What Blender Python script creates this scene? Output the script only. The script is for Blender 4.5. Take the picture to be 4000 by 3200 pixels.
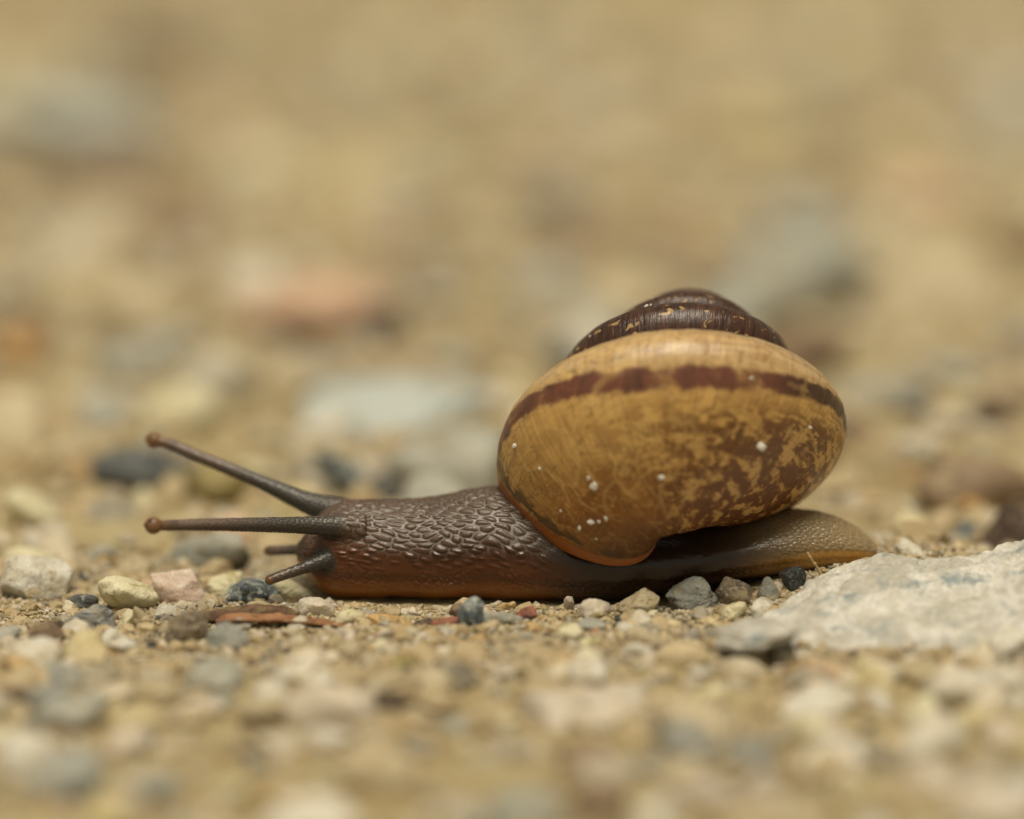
import bpy, bmesh, math
import numpy as np
from mathutils import Vector, Matrix

for o in list(bpy.data.objects): bpy.data.objects.remove(o)
SC = bpy.context.scene
COL = SC.collection
MM = 0.001                                   # everything below is written in millimetres

# ------------------------------------------------------------------ camera
PITCH = math.radians(13.0); FPX = 19000.0; DIST = 300.0; ZOFF = -0.85
CF = np.array([0, math.cos(PITCH), -math.sin(PITCH)]); CU = np.array([0, math.sin(PITCH), math.cos(PITCH)]); CR = np.array([1.0, 0, 0])
CAM = -(CF * DIST + CU * (-770 / FPX * DIST)) + np.array([0, 0, ZOFF])
cd = bpy.data.cameras.new('camera'); cam = bpy.data.objects.new('camera', cd); COL.objects.link(cam)
cam.location = CAM * MM; cam.rotation_euler = (math.pi / 2 - PITCH, 0, 0)
cd.sensor_fit = 'HORIZONTAL'; cd.sensor_width = 36.0; cd.lens = FPX / 4000 * 36.0
cd.clip_start = 0.01; cd.clip_end = 100.0
FOCUS = np.array([0.0, -4.2, 1.0])
cd.dof.use_dof = True; cd.dof.focus_distance = float((FOCUS - CAM) @ CF) * MM
cd.dof.aperture_fstop = cd.lens / 15.5
SC.camera = cam

# ------------------------------------------------------------------ sky, sun, exposure
SUN_EL, SUN_AZ = math.radians(75), math.radians(185)     # almost overhead, veiled by cloud
w = bpy.data.worlds.new('World'); SC.world = w; w.use_nodes = True
nt = w.node_tree; bg = nt.nodes['Background']
sky = nt.nodes.new('ShaderNodeTexSky'); sky.sky_type = 'NISHITA'; sky.sun_disc = False
sky.sun_elevation = SUN_EL; sky.sun_rotation = SUN_AZ; sky.air_density = 1.0; sky.dust_density = 2.0; sky.ozone_density = 1.0
hs = nt.nodes.new('ShaderNodeHueSaturation'); hs.inputs['Saturation'].default_value = 0.12     # cloud cover greys the sky
nt.links.new(sky.outputs[0], hs.inputs['Color']); wm = nt.nodes.new('ShaderNodeMix'); wm.data_type = 'RGBA'; wm.blend_type = 'MULTIPLY'; wm.inputs[0].default_value = 1.0; wm.inputs[7].default_value = (1.0, 0.93, 0.70, 1)   # warm haze
nt.links.new(hs.outputs[0], wm.inputs[6]); nt.links.new(wm.outputs[2], bg.inputs['Color'])
bg.inputs['Strength'].default_value = 0.05
sl = bpy.data.lights.new('sun', 'SUN'); sun = bpy.data.objects.new('sun', sl); COL.objects.link(sun)
sl.energy = 2.6; sl.angle = math.radians(34); sl.color = (1.0, 0.91, 0.74)
sdir = Vector((math.sin(SUN_AZ) * math.cos(SUN_EL), math.cos(SUN_AZ) * math.cos(SUN_EL), math.sin(SUN_EL)))
sun.rotation_euler = sdir.to_track_quat('Z', 'Y').to_euler(); sun.location = sdir * 2
vs = SC.view_settings; vs.view_transform = 'Standard'; vs.look = 'None'; vs.gamma = 1.0; vs.exposure = 0.36
SC.cycles.use_denoising = True
SC.cycles.max_bounces = 8; SC.cycles.diffuse_bounces = 2

# ------------------------------------------------------------------ helpers
def px2w(u, v, Y):
    """photo pixel -> world point (mm) on the vertical plane at depth Y"""
    d = CF * FPX + CR * (u - 2000) + CU * (1600 - v)
    return CAM + d * ((Y - CAM[1]) / d[1])

def w2px(P):
    q = np.asarray(P) - CAM; z = q @ CF
    return 2000 + FPX * (q @ CR) / z, 1600 - FPX * (q @ CU) / z, z

def _hash(i, j, k, seed):
    h = (i * 374761393 + j * 668265263 + k * 2147483647 + seed * 1274126177) & 0xFFFFFFFF
    h = ((h ^ (h >> 13)) * 1274126177) & 0xFFFFFFFF
    h = h ^ (h >> 16)
    return (h & 0xFFFFFF) / float(0xFFFFFF)

def vnoise(P, seed=0):
    P = np.asarray(P, float); I = np.floor(P).astype(np.int64); f = P - I; f = f * f * (3 - 2 * f); r = 0
    for a in (0, 1):
        wa = f[..., 0] if a else 1 - f[..., 0]
        for b in (0, 1):
            wb = f[..., 1] if b else 1 - f[..., 1]
            for c in (0, 1):
                wc = f[..., 2] if c else 1 - f[..., 2]
                r = r + wa * wb * wc * _hash(I[..., 0] + a, I[..., 1] + b, I[..., 2] + c, seed)
    return r * 2 - 1

def fbm(P, oct=4, seed=0, gain=0.5):
    P = np.asarray(P, float); s = 0; a = 1.0
    for k in range(oct):
        s = s + a * vnoise(P * 2 ** k + 17.3 * k, seed + k); a *= gain
    return s

def sstep(a, b, x):
    t = np.clip((x - a) / (b - a), 0, 1); return t * t * (3 - 2 * t)

def mesh(name, V, Fc, mat=None, smooth=True, attrs=None):
    """V in mm; Fc: array (n,3|4) or list of faces"""
    me = bpy.data.meshes.new(name); V = np.asarray(V, np.float32) * MM
    if isinstance(Fc, np.ndarray):
        n, k = Fc.shape
        me.vertices.add(len(V)); me.vertices.foreach_set('co', V.ravel())
        me.loops.add(n * k); me.loops.foreach_set('vertex_index', Fc.astype(np.int32).ravel())
        me.polygons.add(n); me.polygons.foreach_set('loop_start', np.arange(0, n * k, k, dtype=np.int32))
        me.update(calc_edges=True)
    else:
        me.from_pydata(V.tolist(), [], Fc)
    me.polygons.foreach_set('use_smooth', np.full(len(me.polygons), smooth))
    for an, (ty, arr) in (attrs or {}).items():
        at = me.attributes.new(an, ty, 'POINT')
        at.data.foreach_set('color' if ty == 'FLOAT_COLOR' else ('vector' if ty == 'FLOAT_VECTOR' else 'value'), np.asarray(arr, np.float32).ravel())
    if mat: me.materials.append(mat)
    me.update(); return me

def add(name, me, loc=(0, 0, 0), parent=None, label=None, cat=None, group=None, kind=None, rot=None):
    o = bpy.data.objects.new(name, me); COL.objects.link(o)
    o.location = np.asarray(loc, float) * MM
    if rot is not None: o.rotation_euler = rot
    if parent: o.parent = parent
    for k, v in (('label', label), ('category', cat), ('group', group), ('kind', kind)):
        if v: o[k] = v
    return o

# ------------------------------------------------------------------ materials
class NT:
    def __init__(s, name):
        s.m = bpy.data.materials.new(name); s.m.use_nodes = True; s.t = s.m.node_tree; s.b = s.t.nodes['Principled BSDF']
    def n(s, ty, **kw):
        nd = s.t.nodes.new(ty)
        for k, v in kw.items():
            if k in ('operation', 'blend_type', 'data_type', 'feature', 'attribute_name', 'bands_direction', 'wave_type', 'distance', 'interpolation_type', 'noise_dimensions', 'voronoi_dimensions'): setattr(nd, k, v)
            else: nd.inputs[k].default_value = v
        return nd
    def l(s, a, b): s.t.links.new(a, b)
    def put(s, sock, v):
        if hasattr(v, 'is_output') or hasattr(v, 'links'): s.l(v, sock)
        else: sock.default_value = v
    def math(s, op, a, b=0.0, c=0.0):
        nd = s.t.nodes.new('ShaderNodeMath'); nd.operation = op
        for i, v in enumerate((a, b, c)): s.put(nd.inputs[i], v)
        return nd.outputs[0]
    def ramp(s, a, lo, hi, y0=0.0, y1=1.0):
        nd = s.t.nodes.new('ShaderNodeMapRange'); nd.interpolation_type = 'SMOOTHSTEP'
        for i, v in enumerate((a, lo, hi, y0, y1)): s.put(nd.inputs[i], v)
        return nd.outputs[0]
    def mix(s, f, a, b, blend='MIX'):
        nd = s.t.nodes.new('ShaderNodeMix'); nd.data_type = 'RGBA'; nd.blend_type = blend
        s.put(nd.inputs[0], f); s.put(nd.inputs[6], a if not isinstance(a, tuple) else (*a[:3], 1)); s.put(nd.inputs[7], b if not isinstance(b, tuple) else (*b[:3], 1))
        return nd.outputs[2]
    def coords(s, scale=1000.0, rnd=True):
        tc = s.t.nodes.new('ShaderNodeTexCoord'); mp = s.t.nodes.new('ShaderNodeMapping'); mp.inputs['Scale'].default_value = (scale,) * 3
        s.l(tc.outputs['Object'], mp.inputs['Vector'])
        if rnd:
            oi = s.t.nodes.new('ShaderNodeObjectInfo'); m = s.math('MULTIPLY', oi.outputs['Random'], 300.0)
            s.l(m, mp.inputs['Location'])
        return mp.outputs[0]
    def noise(s, vec, scale, detail=3.0, rough=0.55, dist=0.0):
        nd = s.n('ShaderNodeTexNoise', Scale=scale, Detail=detail, Roughness=rough, Distortion=dist); s.l(vec, nd.inputs['Vector']); return nd.outputs[0]
    def vor(s, vec, scale, feature='F1', rnd=1.0):
        nd = s.n('ShaderNodeTexVoronoi', feature=feature, Scale=scale, Randomness=rnd); s.l(vec, nd.inputs['Vector']); return nd.outputs
    def bump(s, h, strength, dist_mm, normal=None):
        nd = s.n('ShaderNodeBump', Strength=strength, Distance=dist_mm * MM); s.l(h, nd.inputs['Height'])
        if normal: s.l(normal, nd.inputs['Normal'])
        return nd.outputs[0]
    def done(s, col, rough=0.6, normal=None, spec=0.5, sss=0.0, sss_mm=0.5, sss_rgb=(1.0, 0.6, 0.35), coat=0.0):
        s.put(s.b.inputs['Base Color'], col if not isinstance(col, tuple) else (*col, 1)); s.put(s.b.inputs['Roughness'], rough)
        s.put(s.b.inputs['Specular IOR Level'], spec)
        if normal: s.l(normal, s.b.inputs['Normal'])
        if sss:
            s.b.subsurface_method = 'RANDOM_WALK'; s.put(s.b.inputs['Subsurface Weight'], sss)
            s.b.inputs['Subsurface Radius'].default_value = sss_rgb; s.b.inputs['Subsurface Scale'].default_value = sss_mm * MM
        if coat: s.b.inputs['Coat Weight'].default_value = coat; s.b.inputs['Coat Roughness'].default_value = 0.12
        return s.m

SAND = (0.36, 0.28, 0.14)
def stone_mat(name, c1, c2, c3, s1=0.5, s2=1.6, lo=0.56, hi=0.66, rough=0.6, dust=0.6, sss=0.0, bumpy=1.3, streak=0.0):
    m = NT(name); v = m.coords()
    if streak:
        mp = m.n('ShaderNodeMapping'); mp.inputs['Scale'].default_value = (1, 1, 1 + streak); mp.inputs['Rotation'].default_value = (0.5, 0.4, 0); m.l(v, mp.inputs['Vector']); v = mp.outputs[0]
    n1 = m.noise(v, s1, 4, 0.6, 0.6); n2 = m.noise(v, s2, 5, 0.65, 0.3); n3 = m.noise(v, s2 * 5, 3, 0.6)
    col = m.mix(m.ramp(n1, 0.38, 0.62), c1, c2)
    col = m.mix(m.ramp(n2, lo, hi), col, c3)
    col = m.mix(m.ramp(n3, 0.35, 0.75, 0.0, 0.35), col, tuple(x * 0.45 for x in c1))
    geo = m.t.nodes.new('ShaderNodeNewGeometry'); d = m.noise(v, 0.9, 5, 0.7)
    col = m.mix(m.math('MULTIPLY', m.ramp(d, 0.5, 0.68), dust), col, SAND)
    nb = m.bump(n3, 0.5 * bumpy, 0.12); nb = m.bump(n2, 0.6 * bumpy, 0.25, nb)
    return m.done(col, rough, nb, 0.4, sss, 0.6, (1, 0.9, 0.75))

M = {}
def sm(k, *a, **kw): M[k] = stone_mat(k + '_stone', *a, **kw)
sm('white', (0.62, 0.56, 0.44), (0.72, 0.69, 0.60), (0.50, 0.38, 0.20), rough=0.45)
sm('quartz', (0.66, 0.56, 0.44), (0.60, 0.54, 0.44), (0.74, 0.68, 0.56), rough=0.3, dust=0.2, sss=0.5)
sm('pink', (0.62, 0.46, 0.36), (0.66, 0.54, 0.44), (0.76, 0.68, 0.58), rough=0.4, dust=0.2, sss=0.4)
sm('cream', (0.68, 0.62, 0.42), (0.62, 0.56, 0.36), (0.40, 0.33, 0.13), s1=0.4, s2=0.8, rough=0.5, dust=0.25)
sm('yellow', (0.60, 0.49, 0.25), (0.66, 0.58, 0.36), (0.42, 0.28, 0.08), rough=0.5)
sm('grey', (0.26, 0.26, 0.23), (0.38, 0.37, 0.31), (0.10, 0.11, 0.11), s2=2.2)
sm('bluegrey', (0.32, 0.32, 0.27), (0.42, 0.40, 0.33), (0.17, 0.185, 0.18), s2=0.9)
sm('dark', (0.055, 0.06, 0.06), (0.12, 0.125, 0.12), (0.34, 0.34, 0.30), s1=0.8, s2=1.7, dust=0.25)
sm('speckled', (0.05, 0.065, 0.075), (0.15, 0.18, 0.19), (0.42, 0.44, 0.40), s1=0.9, s2=1.5, lo=0.48, hi=0.58, dust=0.15)
sm('crystal', (0.03, 0.035, 0.035), (0.09, 0.10, 0.10), (0.30, 0.31, 0.29), s1=3, s2=7, lo=0.58, hi=0.64, rough=0.3, dust=0.15)
sm('brown', (0.20, 0.13, 0.075), (0.32, 0.23, 0.14), (0.08, 0.05, 0.035), s2=2.5)
sm('granular', (0.16, 0.12, 0.085), (0.34, 0.27, 0.18), (0.46, 0.38, 0.26), s1=0.6, s2=4.0, lo=0.5, hi=0.6)
sm('darkbrown', (0.05, 0.03, 0.02), (0.10, 0.06, 0.04), (0.20, 0.13, 0.08))
sm('salmon', (0.62, 0.40, 0.26), (0.68, 0.47, 0.32), (0.46, 0.25, 0.15), rough=0.5, dust=0.1)
sm('orange', (0.52, 0.28, 0.09), (0.60, 0.38, 0.16), (0.36, 0.17, 0.05), rough=0.4, dust=0.2)
sm('redbrown', (0.22, 0.075, 0.04), (0.34, 0.13, 0.07), (0.12, 0.05, 0.05), rough=0.4, dust=0.15)
sm('beige', (0.46, 0.37, 0.22), (0.56, 0.47, 0.31), (0.26, 0.17, 0.08), s2=2.0)
sm('streaked', (0.24, 0.24, 0.22), (0.44, 0.42, 0.36), (0.09, 0.10, 0.11), s1=0.7, s2=1.3, lo=0.5, hi=0.6, streak=3.0)
sm('palerock', (0.46, 0.43, 0.36), (0.68, 0.65, 0.58), (0.25, 0.29, 0.30), s1=0.45, s2=0.6, lo=0.50, hi=0.70, rough=0.6, dust=0.3, bumpy=2.2)
sm('bark', (0.10, 0.055, 0.028), (0.18, 0.10, 0.05), (0.04, 0.022, 0.012), s1=0.8, s2=2.2, dust=0.5, streak=2.0)
sm('leaf', (0.26, 0.11, 0.05), (0.38, 0.19, 0.09), (0.07, 0.03, 0.015), s1=0.6, s2=1.4, dust=0.15, rough=0.4)
sm('straw', (0.50, 0.36, 0.17), (0.40, 0.26, 0.11), (0.24, 0.14, 0.06), dust=0.1)
sm('clean', (0.80, 0.77, 0.68), (0.72, 0.68, 0.58), (0.82, 0.80, 0.74), rough=0.35, dust=0.0)
sm('paleblue', (0.42, 0.45, 0.42), (0.50, 0.53, 0.49), (0.31, 0.35, 0.35), s2=0.5, dust=0.2)
sm('olive', (0.26, 0.21, 0.07), (0.36, 0.29, 0.12), (0.16, 0.12, 0.04))

# ------------------------------------------------------------------ ground
def ground_h(x, y):
    x = np.asarray(x, float); y = np.asarray(y, float)
    P = np.stack([x, y, 0 * x], -1)
    near = 1.0
    h = 0.55 * fbm(P / 22.0, 2, 5) + 0.22 * fbm(P / 5.0, 3, 9)
    # level strip under the snail's sole, a small mound that carries its tail
    strip = sstep(7.5, 3.0, np.abs(y)) * sstep(-24, -14, x) * sstep(34, 26, x)
    h = h * (1 - 0.8 * strip)
    mound = 2.35 * sstep(8.0, 21.0, x) * sstep(34, 27, x) * sstep(-10.0, -2.0, y) * sstep(10.0, 3.5, y)
    pit = 1.5 * np.exp(-((x - 14.6) / 2.0) ** 2 - ((y + 16.2) / 1.7) ** 2)
    return h + mound - pit - 0.1

def graded(lo, hi, step, far, growth):
    a = list(np.arange(lo, hi + 1e-6, step)); s = step
    while a[-1] < far: s *= growth; a.append(a[-1] + s)
    s = step
    while a[0] > -far: s *= growth; a.insert(0, a[0] - s)
    return np.array(a)

gx = graded(-42, 42, 0.35, 9000, 1.09); gy = graded(-28, 36, 0.35, 9000, 1.055)
GX, GY = np.meshgrid(gx, gy); GZ = ground_h(GX, GY)
fine = sstep(120, 40, np.hypot(GX, GY))
GZ = GZ + fine * 0.10 * fbm(np.stack([GX, GY, 0 * GX], -1) / 0.9, 3, 21)
nx, ny = len(gx), len(gy); idx = np.arange(nx * ny).reshape(ny, nx)
GF = np.stack([idx[:-1, :-1], idx[:-1, 1:], idx[1:, 1:], idx[1:, :-1]], -1).reshape(-1, 4)
m = NT('sandy_soil'); v = m.coords(rnd=False)
n1 = m.noise(v, 0.045, 4, 0.6); n2 = m.noise(v, 0.6, 5, 0.65); n3 = m.noise(v, 4.0, 3, 0.6); vo = m.vor(v, 2.6)
col = m.mix(m.ramp(n1, 0.40, 0.60), (0.31, 0.24, 0.118), (0.40, 0.335, 0.185)); col = m.mix(m.ramp(n2, 0.42, 0.7, 0, 0.6), col, (0.27, 0.18, 0.08))
col = m.mix(m.ramp(n3, 0.5, 0.75, 0, 0.6), col, (0.50, 0.42, 0.28)); col = m.mix(m.ramp(n3, 0.45, 0.25, 0, 0.6), col, (0.17, 0.12, 0.07))
nb = m.bump(vo['Distance'], 0.5, 0.15); nb = m.bump(n3, 0.6, 0.15, nb)
add('ground', mesh('ground', np.stack([GX, GY, GZ], -1).reshape(-1, 3), GF, m.done(col, 0.85, nb, 0.25)), kind='structure', label='compacted sandy soil strewn with gravel')

# ------------------------------------------------------------------ the snail's shell: a tapering whorl wound round an axis that leans back
SH = dict(W=1.5247, c=.5746, a=.6266, b=.3282, d=1.5494, tilt=.6595, R=11.0758, e1=-.8328, e2=.1036, e3=-.1857, tx=10.6035, ty=1.5, tz=10.6324, rg=-.157, dz=.0005, n=2.1006)
def shell_rot():
    c, s = math.cos, math.sin; e1, e2, e3 = SH['e1'], SH['e2'], SH['e3']
    Rz = np.array([[c(e3), -s(e3), 0], [s(e3), c(e3), 0], [0, 0, 1]]); Rx = np.array([[1, 0, 0], [0, c(e1), -s(e1)], [0, s(e1), c(e1)]])
    Ry = np.array([[c(e2), 0, s(e2)], [0, 1, 0], [-s(e2), 0, c(e2)]]); return Ry @ Rx @ Rz
SROT = shell_rot(); SLOC = np.array([SH['tx'], SH['ty'], SH['tz'] + ZOFF])
def shell_pts(t, v, sc=None):
    t = np.asarray(t, float); e = SH['W'] ** np.minimum(t, 0) ; q = np.clip(1 + t / 0.6, 0, 1.0) ** 2
    sc = np.ones_like(t) if sc is None else np.asarray(sc, float)
    cv, sv = np.cos(v), np.sin(v); n = SH['n']
    X = SH['a'] * np.sign(cv) * abs(cv) ** (2 / n); Z = SH['b'] * np.sign(sv) * abs(sv) ** (2 / n); ti = SH['tilt']
    r = X * np.cos(ti) - Z * np.sin(ti); z = X * np.sin(ti) + Z * np.cos(ti)
    R = SH['R']
    t1 = -0.7933; e1_ = SH['W'] ** t1; yy = np.clip(e / e1_, 1e-6, 1); lt1 = np.clip((t1 - t) / .8, 0, 1); ez = np.where(t < t1, e1_ * yy ** 1.313, e) * SH['d'] + 0.2126 * lt1 * e1_ * (1 - yy)   # domed spire
    sc = sc * (1 - .017 * np.clip((t1 - t) / .6, 0, 1))
    g = (sc * (1 + SH['rg'] * q))[:, None] * (1 + 0.216 * np.exp(-((t + .414) / .271) ** 2)[:, None] * np.exp(-((np.degrees(v) - 205.8) / 39.0) ** 2)[None])   # fuller base of the whorl
    rr = R * e[:, None] * (SH['c'] + r[None] * g); zz = R * (-ez[:, None] + e[:, None] * (z[None] * g - SH['dz'] * q[:, None])) + R * SH['d'] * .7
    ang = (math.pi - 2 * math.pi * t)[:, None]
    P = np.stack([rr * np.cos(ang), rr * np.sin(ang), zz], -1)
    return P @ SROT.T + SLOC
NSV = 200
t_main = -4.8 * np.linspace(1, 0, 760) ** 1.25
t_lip = np.array([.004, .007, .0075, .006, .0, -.06, -.2, -.4]); s_lip = np.array([1.004, 1.012, 1.0, .982, .965, .955, .945, .93])
tt = np.concatenate([t_main, t_lip]); sc = np.concatenate([np.ones(760), s_lip])
vv = np.linspace(0, 2 * np.pi, NSV, endpoint=False)
SP = shell_pts(tt, vv, sc)
ns = len(tt); ii = np.arange(ns * NSV).reshape(ns, NSV); jj = np.roll(ii, -1, 1)
SF = np.stack([ii[:-1], jj[:-1], jj[1:], ii[1:]], -1).reshape(-1, 4)
TT = np.repeat(tt[:, None], NSV, 1); VD = np.repeat(np.degrees(vv)[None], ns, 0)
VB = np.minimum(309 + 800 * (TT + .265) ** 2, 334.0); BD = (VD - VB + 180) % 360 - 180
inner = np.repeat((np.arange(ns) >= 764)[:, None], NSV, 1)
SMAP = np.stack([TT, VD / 360.0, BD / 10.0], -1).reshape(-1, 3)
# fine growth ridges and slight unevenness as real relief
C0 = SP.mean(1, keepdims=True); nrm = SP - C0; nrm /= np.linalg.norm(nrm, axis=-1, keepdims=True) + 1e-9
rel = 0.035 * vnoise(np.stack([TT * 90 + 1.5 * vnoise(np.stack([TT * 6, VD / 30, 0 * TT], -1), 3), VD / 200, 0 * TT], -1), 41) + 0.05 * fbm(np.stack([TT * 14, VD / 40, 0 * TT], -1), 3, 42)
rel = rel * (SH['W'] ** np.minimum(TT, 0)); SP = SP + nrm * rel[..., None]

m = NT('snail_shell'); at = m.n('ShaderNodeAttribute', attribute_name='shell_map'); sep = m.t.nodes.new('ShaderNodeSeparateXYZ'); m.l(at.outputs['Vector'], sep.inputs[0])
T, Vq, Bd = sep.outputs[0], sep.outputs[1], sep.outputs[2]
def uv(kt, kv, off=0.0):
    c = m.t.nodes.new('ShaderNodeCombineXYZ'); m.l(m.math('MULTIPLY', T, kt), c.inputs[0]); m.l(m.math('MULTIPLY', Vq, kv), c.inputs[1]); c.inputs[2].default_value = off; return c.outputs[0]
f1_ = m.noise(uv(30, 46), 1.0, 2, 0.5, 0.5); f2_ = m.noise(uv(95, 130, 4), 1.0, 2, 0.5, 0.3); gl = m.noise(uv(330, 7, 1), 1.0, 3, 0.6, 0.35); gl2 = m.noise(uv(120, 9, 31), 1.0, 3, 0.6, 0.6)
big = m.noise(uv(7, 8, 2), 1.0, 3, 0.5, 0.6); mot2 = f2_
fleck = m.math('ADD', m.math('MULTIPLY', f1_, 0.58), m.math('ADD', m.math('MULTIPLY', f2_, 0.24), m.math('MULTIPLY', gl2, 0.18)))
# cream-tan above the band, golden below it, amber towards the base, darkened further as painted shade
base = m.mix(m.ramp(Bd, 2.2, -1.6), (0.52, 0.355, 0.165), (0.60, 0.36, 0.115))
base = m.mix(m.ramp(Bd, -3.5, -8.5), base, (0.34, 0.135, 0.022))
base = m.mix(m.ramp(Bd, -7.0, -12.5), base, (0.105, 0.033, 0.005))  # near-black amber paints shade into the lower shell
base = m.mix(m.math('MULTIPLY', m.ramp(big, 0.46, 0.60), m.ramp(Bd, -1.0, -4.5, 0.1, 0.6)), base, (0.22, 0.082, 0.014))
age = m.ramp(T, -0.13, -0.32)
# pale spots show through a brown layer on the older, trailing part
brown = m.math('MULTIPLY', m.ramp(fleck, 0.455, 0.525), m.math('MULTIPLY', m.math('ADD', 0.25, m.math('MULTIPLY', age, 0.72)), m.ramp(Bd, -0.8, -3.4, 0.22, 1.0)))
pale = m.math('MULTIPLY', m.ramp(fleck, 0.485, 0.425), m.math('MULTIPLY', age, m.ramp(Bd, -2.0, -4.5, 0.0, 0.85)))
base = m.mix(pale, base, (0.64, 0.39, 0.14))
base = m.mix(m.math('MULTIPLY', brown, 0.92), base, (0.125, 0.036, 0.008))
# brown slanting streaks above the band
base = m.mix(m.math('MULTIPLY', m.ramp(gl2, 0.52, 0.66), m.math('MULTIPLY', m.ramp(Bd, 0.8, 1.8), 0.6)), base, (0.24, 0.10, 0.03))
base = m.mix(m.math('MULTIPLY', m.ramp(f1_, 0.55, 0.45), m.math('MULTIPLY', m.ramp(Bd, 0.8, 2.0), 0.35)), base, (0.60, 0.42, 0.24))
# pale curling lines on the young part near the lip
young = m.ramp(T, -0.38, -0.22)
cn = m.noise(uv(24, 15, 21), 1.0, 1.0, 0.5, 1.8); curl = m.math('ABSOLUTE', m.math('SUBTRACT', m.math('FRACT', m.math('MULTIPLY', cn, 6.0)), 0.5))
cm = m.math('MULTIPLY', m.ramp(curl, 0.16, 0.03), m.math('MULTIPLY', young, m.ramp(big, 0.38, 0.6, 0.4, 0.85)))
base = m.mix(m.math('MULTIPLY', cm, m.ramp(Bd, -11.0, -6.0, 0.25, 1.0)), base, (0.56, 0.34, 0.115))
wc = m.t.nodes.new('ShaderNodeVectorMath'); wc.operation = 'MULTIPLY_ADD'; wn = m.n('ShaderNodeTexNoise', Scale=0.55, Detail=2.0); m.l(uv(26, 15, 7), wn.inputs['Vector']); m.l(wn.outputs[1], wc.inputs[0]); wc.inputs[1].default_value = (2.6, 2.6, 0); m.l(uv(26, 15, 7), wc.inputs[2])
vein = m.vor(wc.outputs[0], 0.8, 'DISTANCE_TO_EDGE')[0]
base = m.mix(m.math('MULTIPLY', m.ramp(vein, 0.075, 0.01), m.math('MULTIPLY', young, m.ramp(Bd, -10.0, -5.0, 0.12, 0.5))), base, (0.64, 0.42, 0.15))     # pale net of fine wrinkles
scr = m.noise(uv(11, 13, 44), 1.0, 4, 0.65, 1.2); scl = m.math('ABSOLUTE', m.math('SUBTRACT', scr, 0.5))
base = m.mix(m.math('MULTIPLY', m.ramp(scl, 0.012, 0.004), 0.55), base, (0.10, 0.06, 0.025))     # scratches
# the brown spiral band, wide and soft-edged, broken by growth lines
bn = m.noise(uv(34, 13, 9), 1.0, 4, 0.6, 0.6); edge = m.math('ADD', m.math('ABSOLUTE', Bd), m.math('MULTIPLY', m.math('SUBTRACT', bn, 0.5), 1.7))
bandm = m.math('MULTIPLY', m.ramp(edge, 1.10, 0.60), m.ramp(bn, 0.70, 0.52, 0.50, 0.94)); bandm = m.math('MULTIPLY', bandm, m.ramp(T, -0.75, -0.6))
dk = m.math('MAXIMUM', m.ramp(T, -0.33, -0.40), m.ramp(bn, 0.50, 0.34, 0.0, 0.75))
base = m.mix(bandm, base, m.mix(dk, (0.125, 0.034, 0.026), (0.030, 0.008, 0.007)))
# dark scars close to the lip, orange lip
lipd = m.noise(uv(60, 22, 12), 1.0, 3, 0.6); lipm = m.math('MULTIPLY', m.ramp(lipd, 0.47, 0.53), m.math('MULTIPLY', m.ramp(T, -0.05, -0.030), m.ramp(T, -0.014, -0.022)))
base = m.mix(m.math('MULTIPLY', lipm, 0.8), base, (0.05, 0.035, 0.015))
base = m.mix(m.ramp(T, -0.022, -0.014), base, (0.34, 0.105, 0.018))
# dark chestnut spire with tan flecks
sp = m.noise(uv(70, 30, 15), 1.0, 2, 0.5, 0.6)
spc = m.mix(m.ramp(sp, 0.62, 0.68), m.mix(m.ramp(gl2, 0.35, 0.65), (0.028, 0.011, 0.008), (0.065, 0.026, 0.016)), (0.38, 0.24, 0.10))
base = m.mix(m.ramp(T, -0.70, -0.86), base, spc)
base = m.mix(m.ramp(gl, 0.45, 0.72, 0.0, 0.34), base, (0.15, 0.06, 0.016))
rgh = m.ramp(mot2, 0.3, 0.7, 0.27, 0.40)
nb = m.bump(gl, 0.6, 0.09); nb = m.bump(gl2, 0.45, 0.12, nb)
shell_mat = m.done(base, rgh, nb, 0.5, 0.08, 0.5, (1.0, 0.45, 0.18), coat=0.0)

# ------------------------------------------------------------------ the snail's body
ST = np.array([  # photo x, top y, sole y, half width mm
    (1163, 2150, 2178, .4), (1170, 2130, 2196, .8), (1185, 2104, 2222, 1.25), (1205, 2072, 2262, 1.6), (1232, 2036, 2312, 1.95), (1268, 1996, 2344, 2.3), (1320, 1972, 2358, 2.6),
    (1390, 1962, 2366, 2.85), (1540, 1968, 2368, 3.2), (1690, 1957, 2374, 3.5), (1835, 1928, 2381, 3.7), (1930, 1914, 2384, 3.85), (2060, 1935, 2386, 4.0), (2220, 1990, 2386, 4.1),
    (2400, 2030, 2378, 4.1), (2600, 2042, 2345, 4.0), (2800, 2030, 2310, 3.8), (2950, 2010, 2284, 3.5), (3087, 2001, 2262, 3.15), (3191, 2009, 2246, 2.7), (3296, 2040, 2230, 2.25), (3365, 2078, 2212, 1.75), (3402, 2112, 2198, 1.2), (3424, 2142, 2180, .5)], float)
xs = np.array([px2w(a[0], a[1], 0)[0] for a in ST]); zt = np.array([px2w(a[0], a[1], 0)[2] for a in ST]); hw = ST[:, 3]
zb = np.array([px2w(a[0], a[2], -0.8 * a[3])[2] for a in ST])
YC = 0.25
def smooth_interp(x, xp, fp):
    r = np.interp(x, xp, fp); k = 0.18
    for d in (-2 * k, -k, k, 2 * k): r = r + np.interp(x + d, xp, fp)
    return r / 5
X = np.concatenate([np.linspace(xs[0], xs[0] + 2.2, 40)[:-1], np.linspace(xs[0] + 2.2, xs[-1] - 1.5, 260)[:-1], np.linspace(xs[-1] - 1.5, xs[-1], 30)])
bt, bb, bw = (smooth_interp(X, xs, q) for q in (zt, zb, hw))
NB = 96; al = np.linspace(0, 2 * np.pi, NB, endpoint=False)
ca, sa = np.cos(al), np.sin(al)
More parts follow.
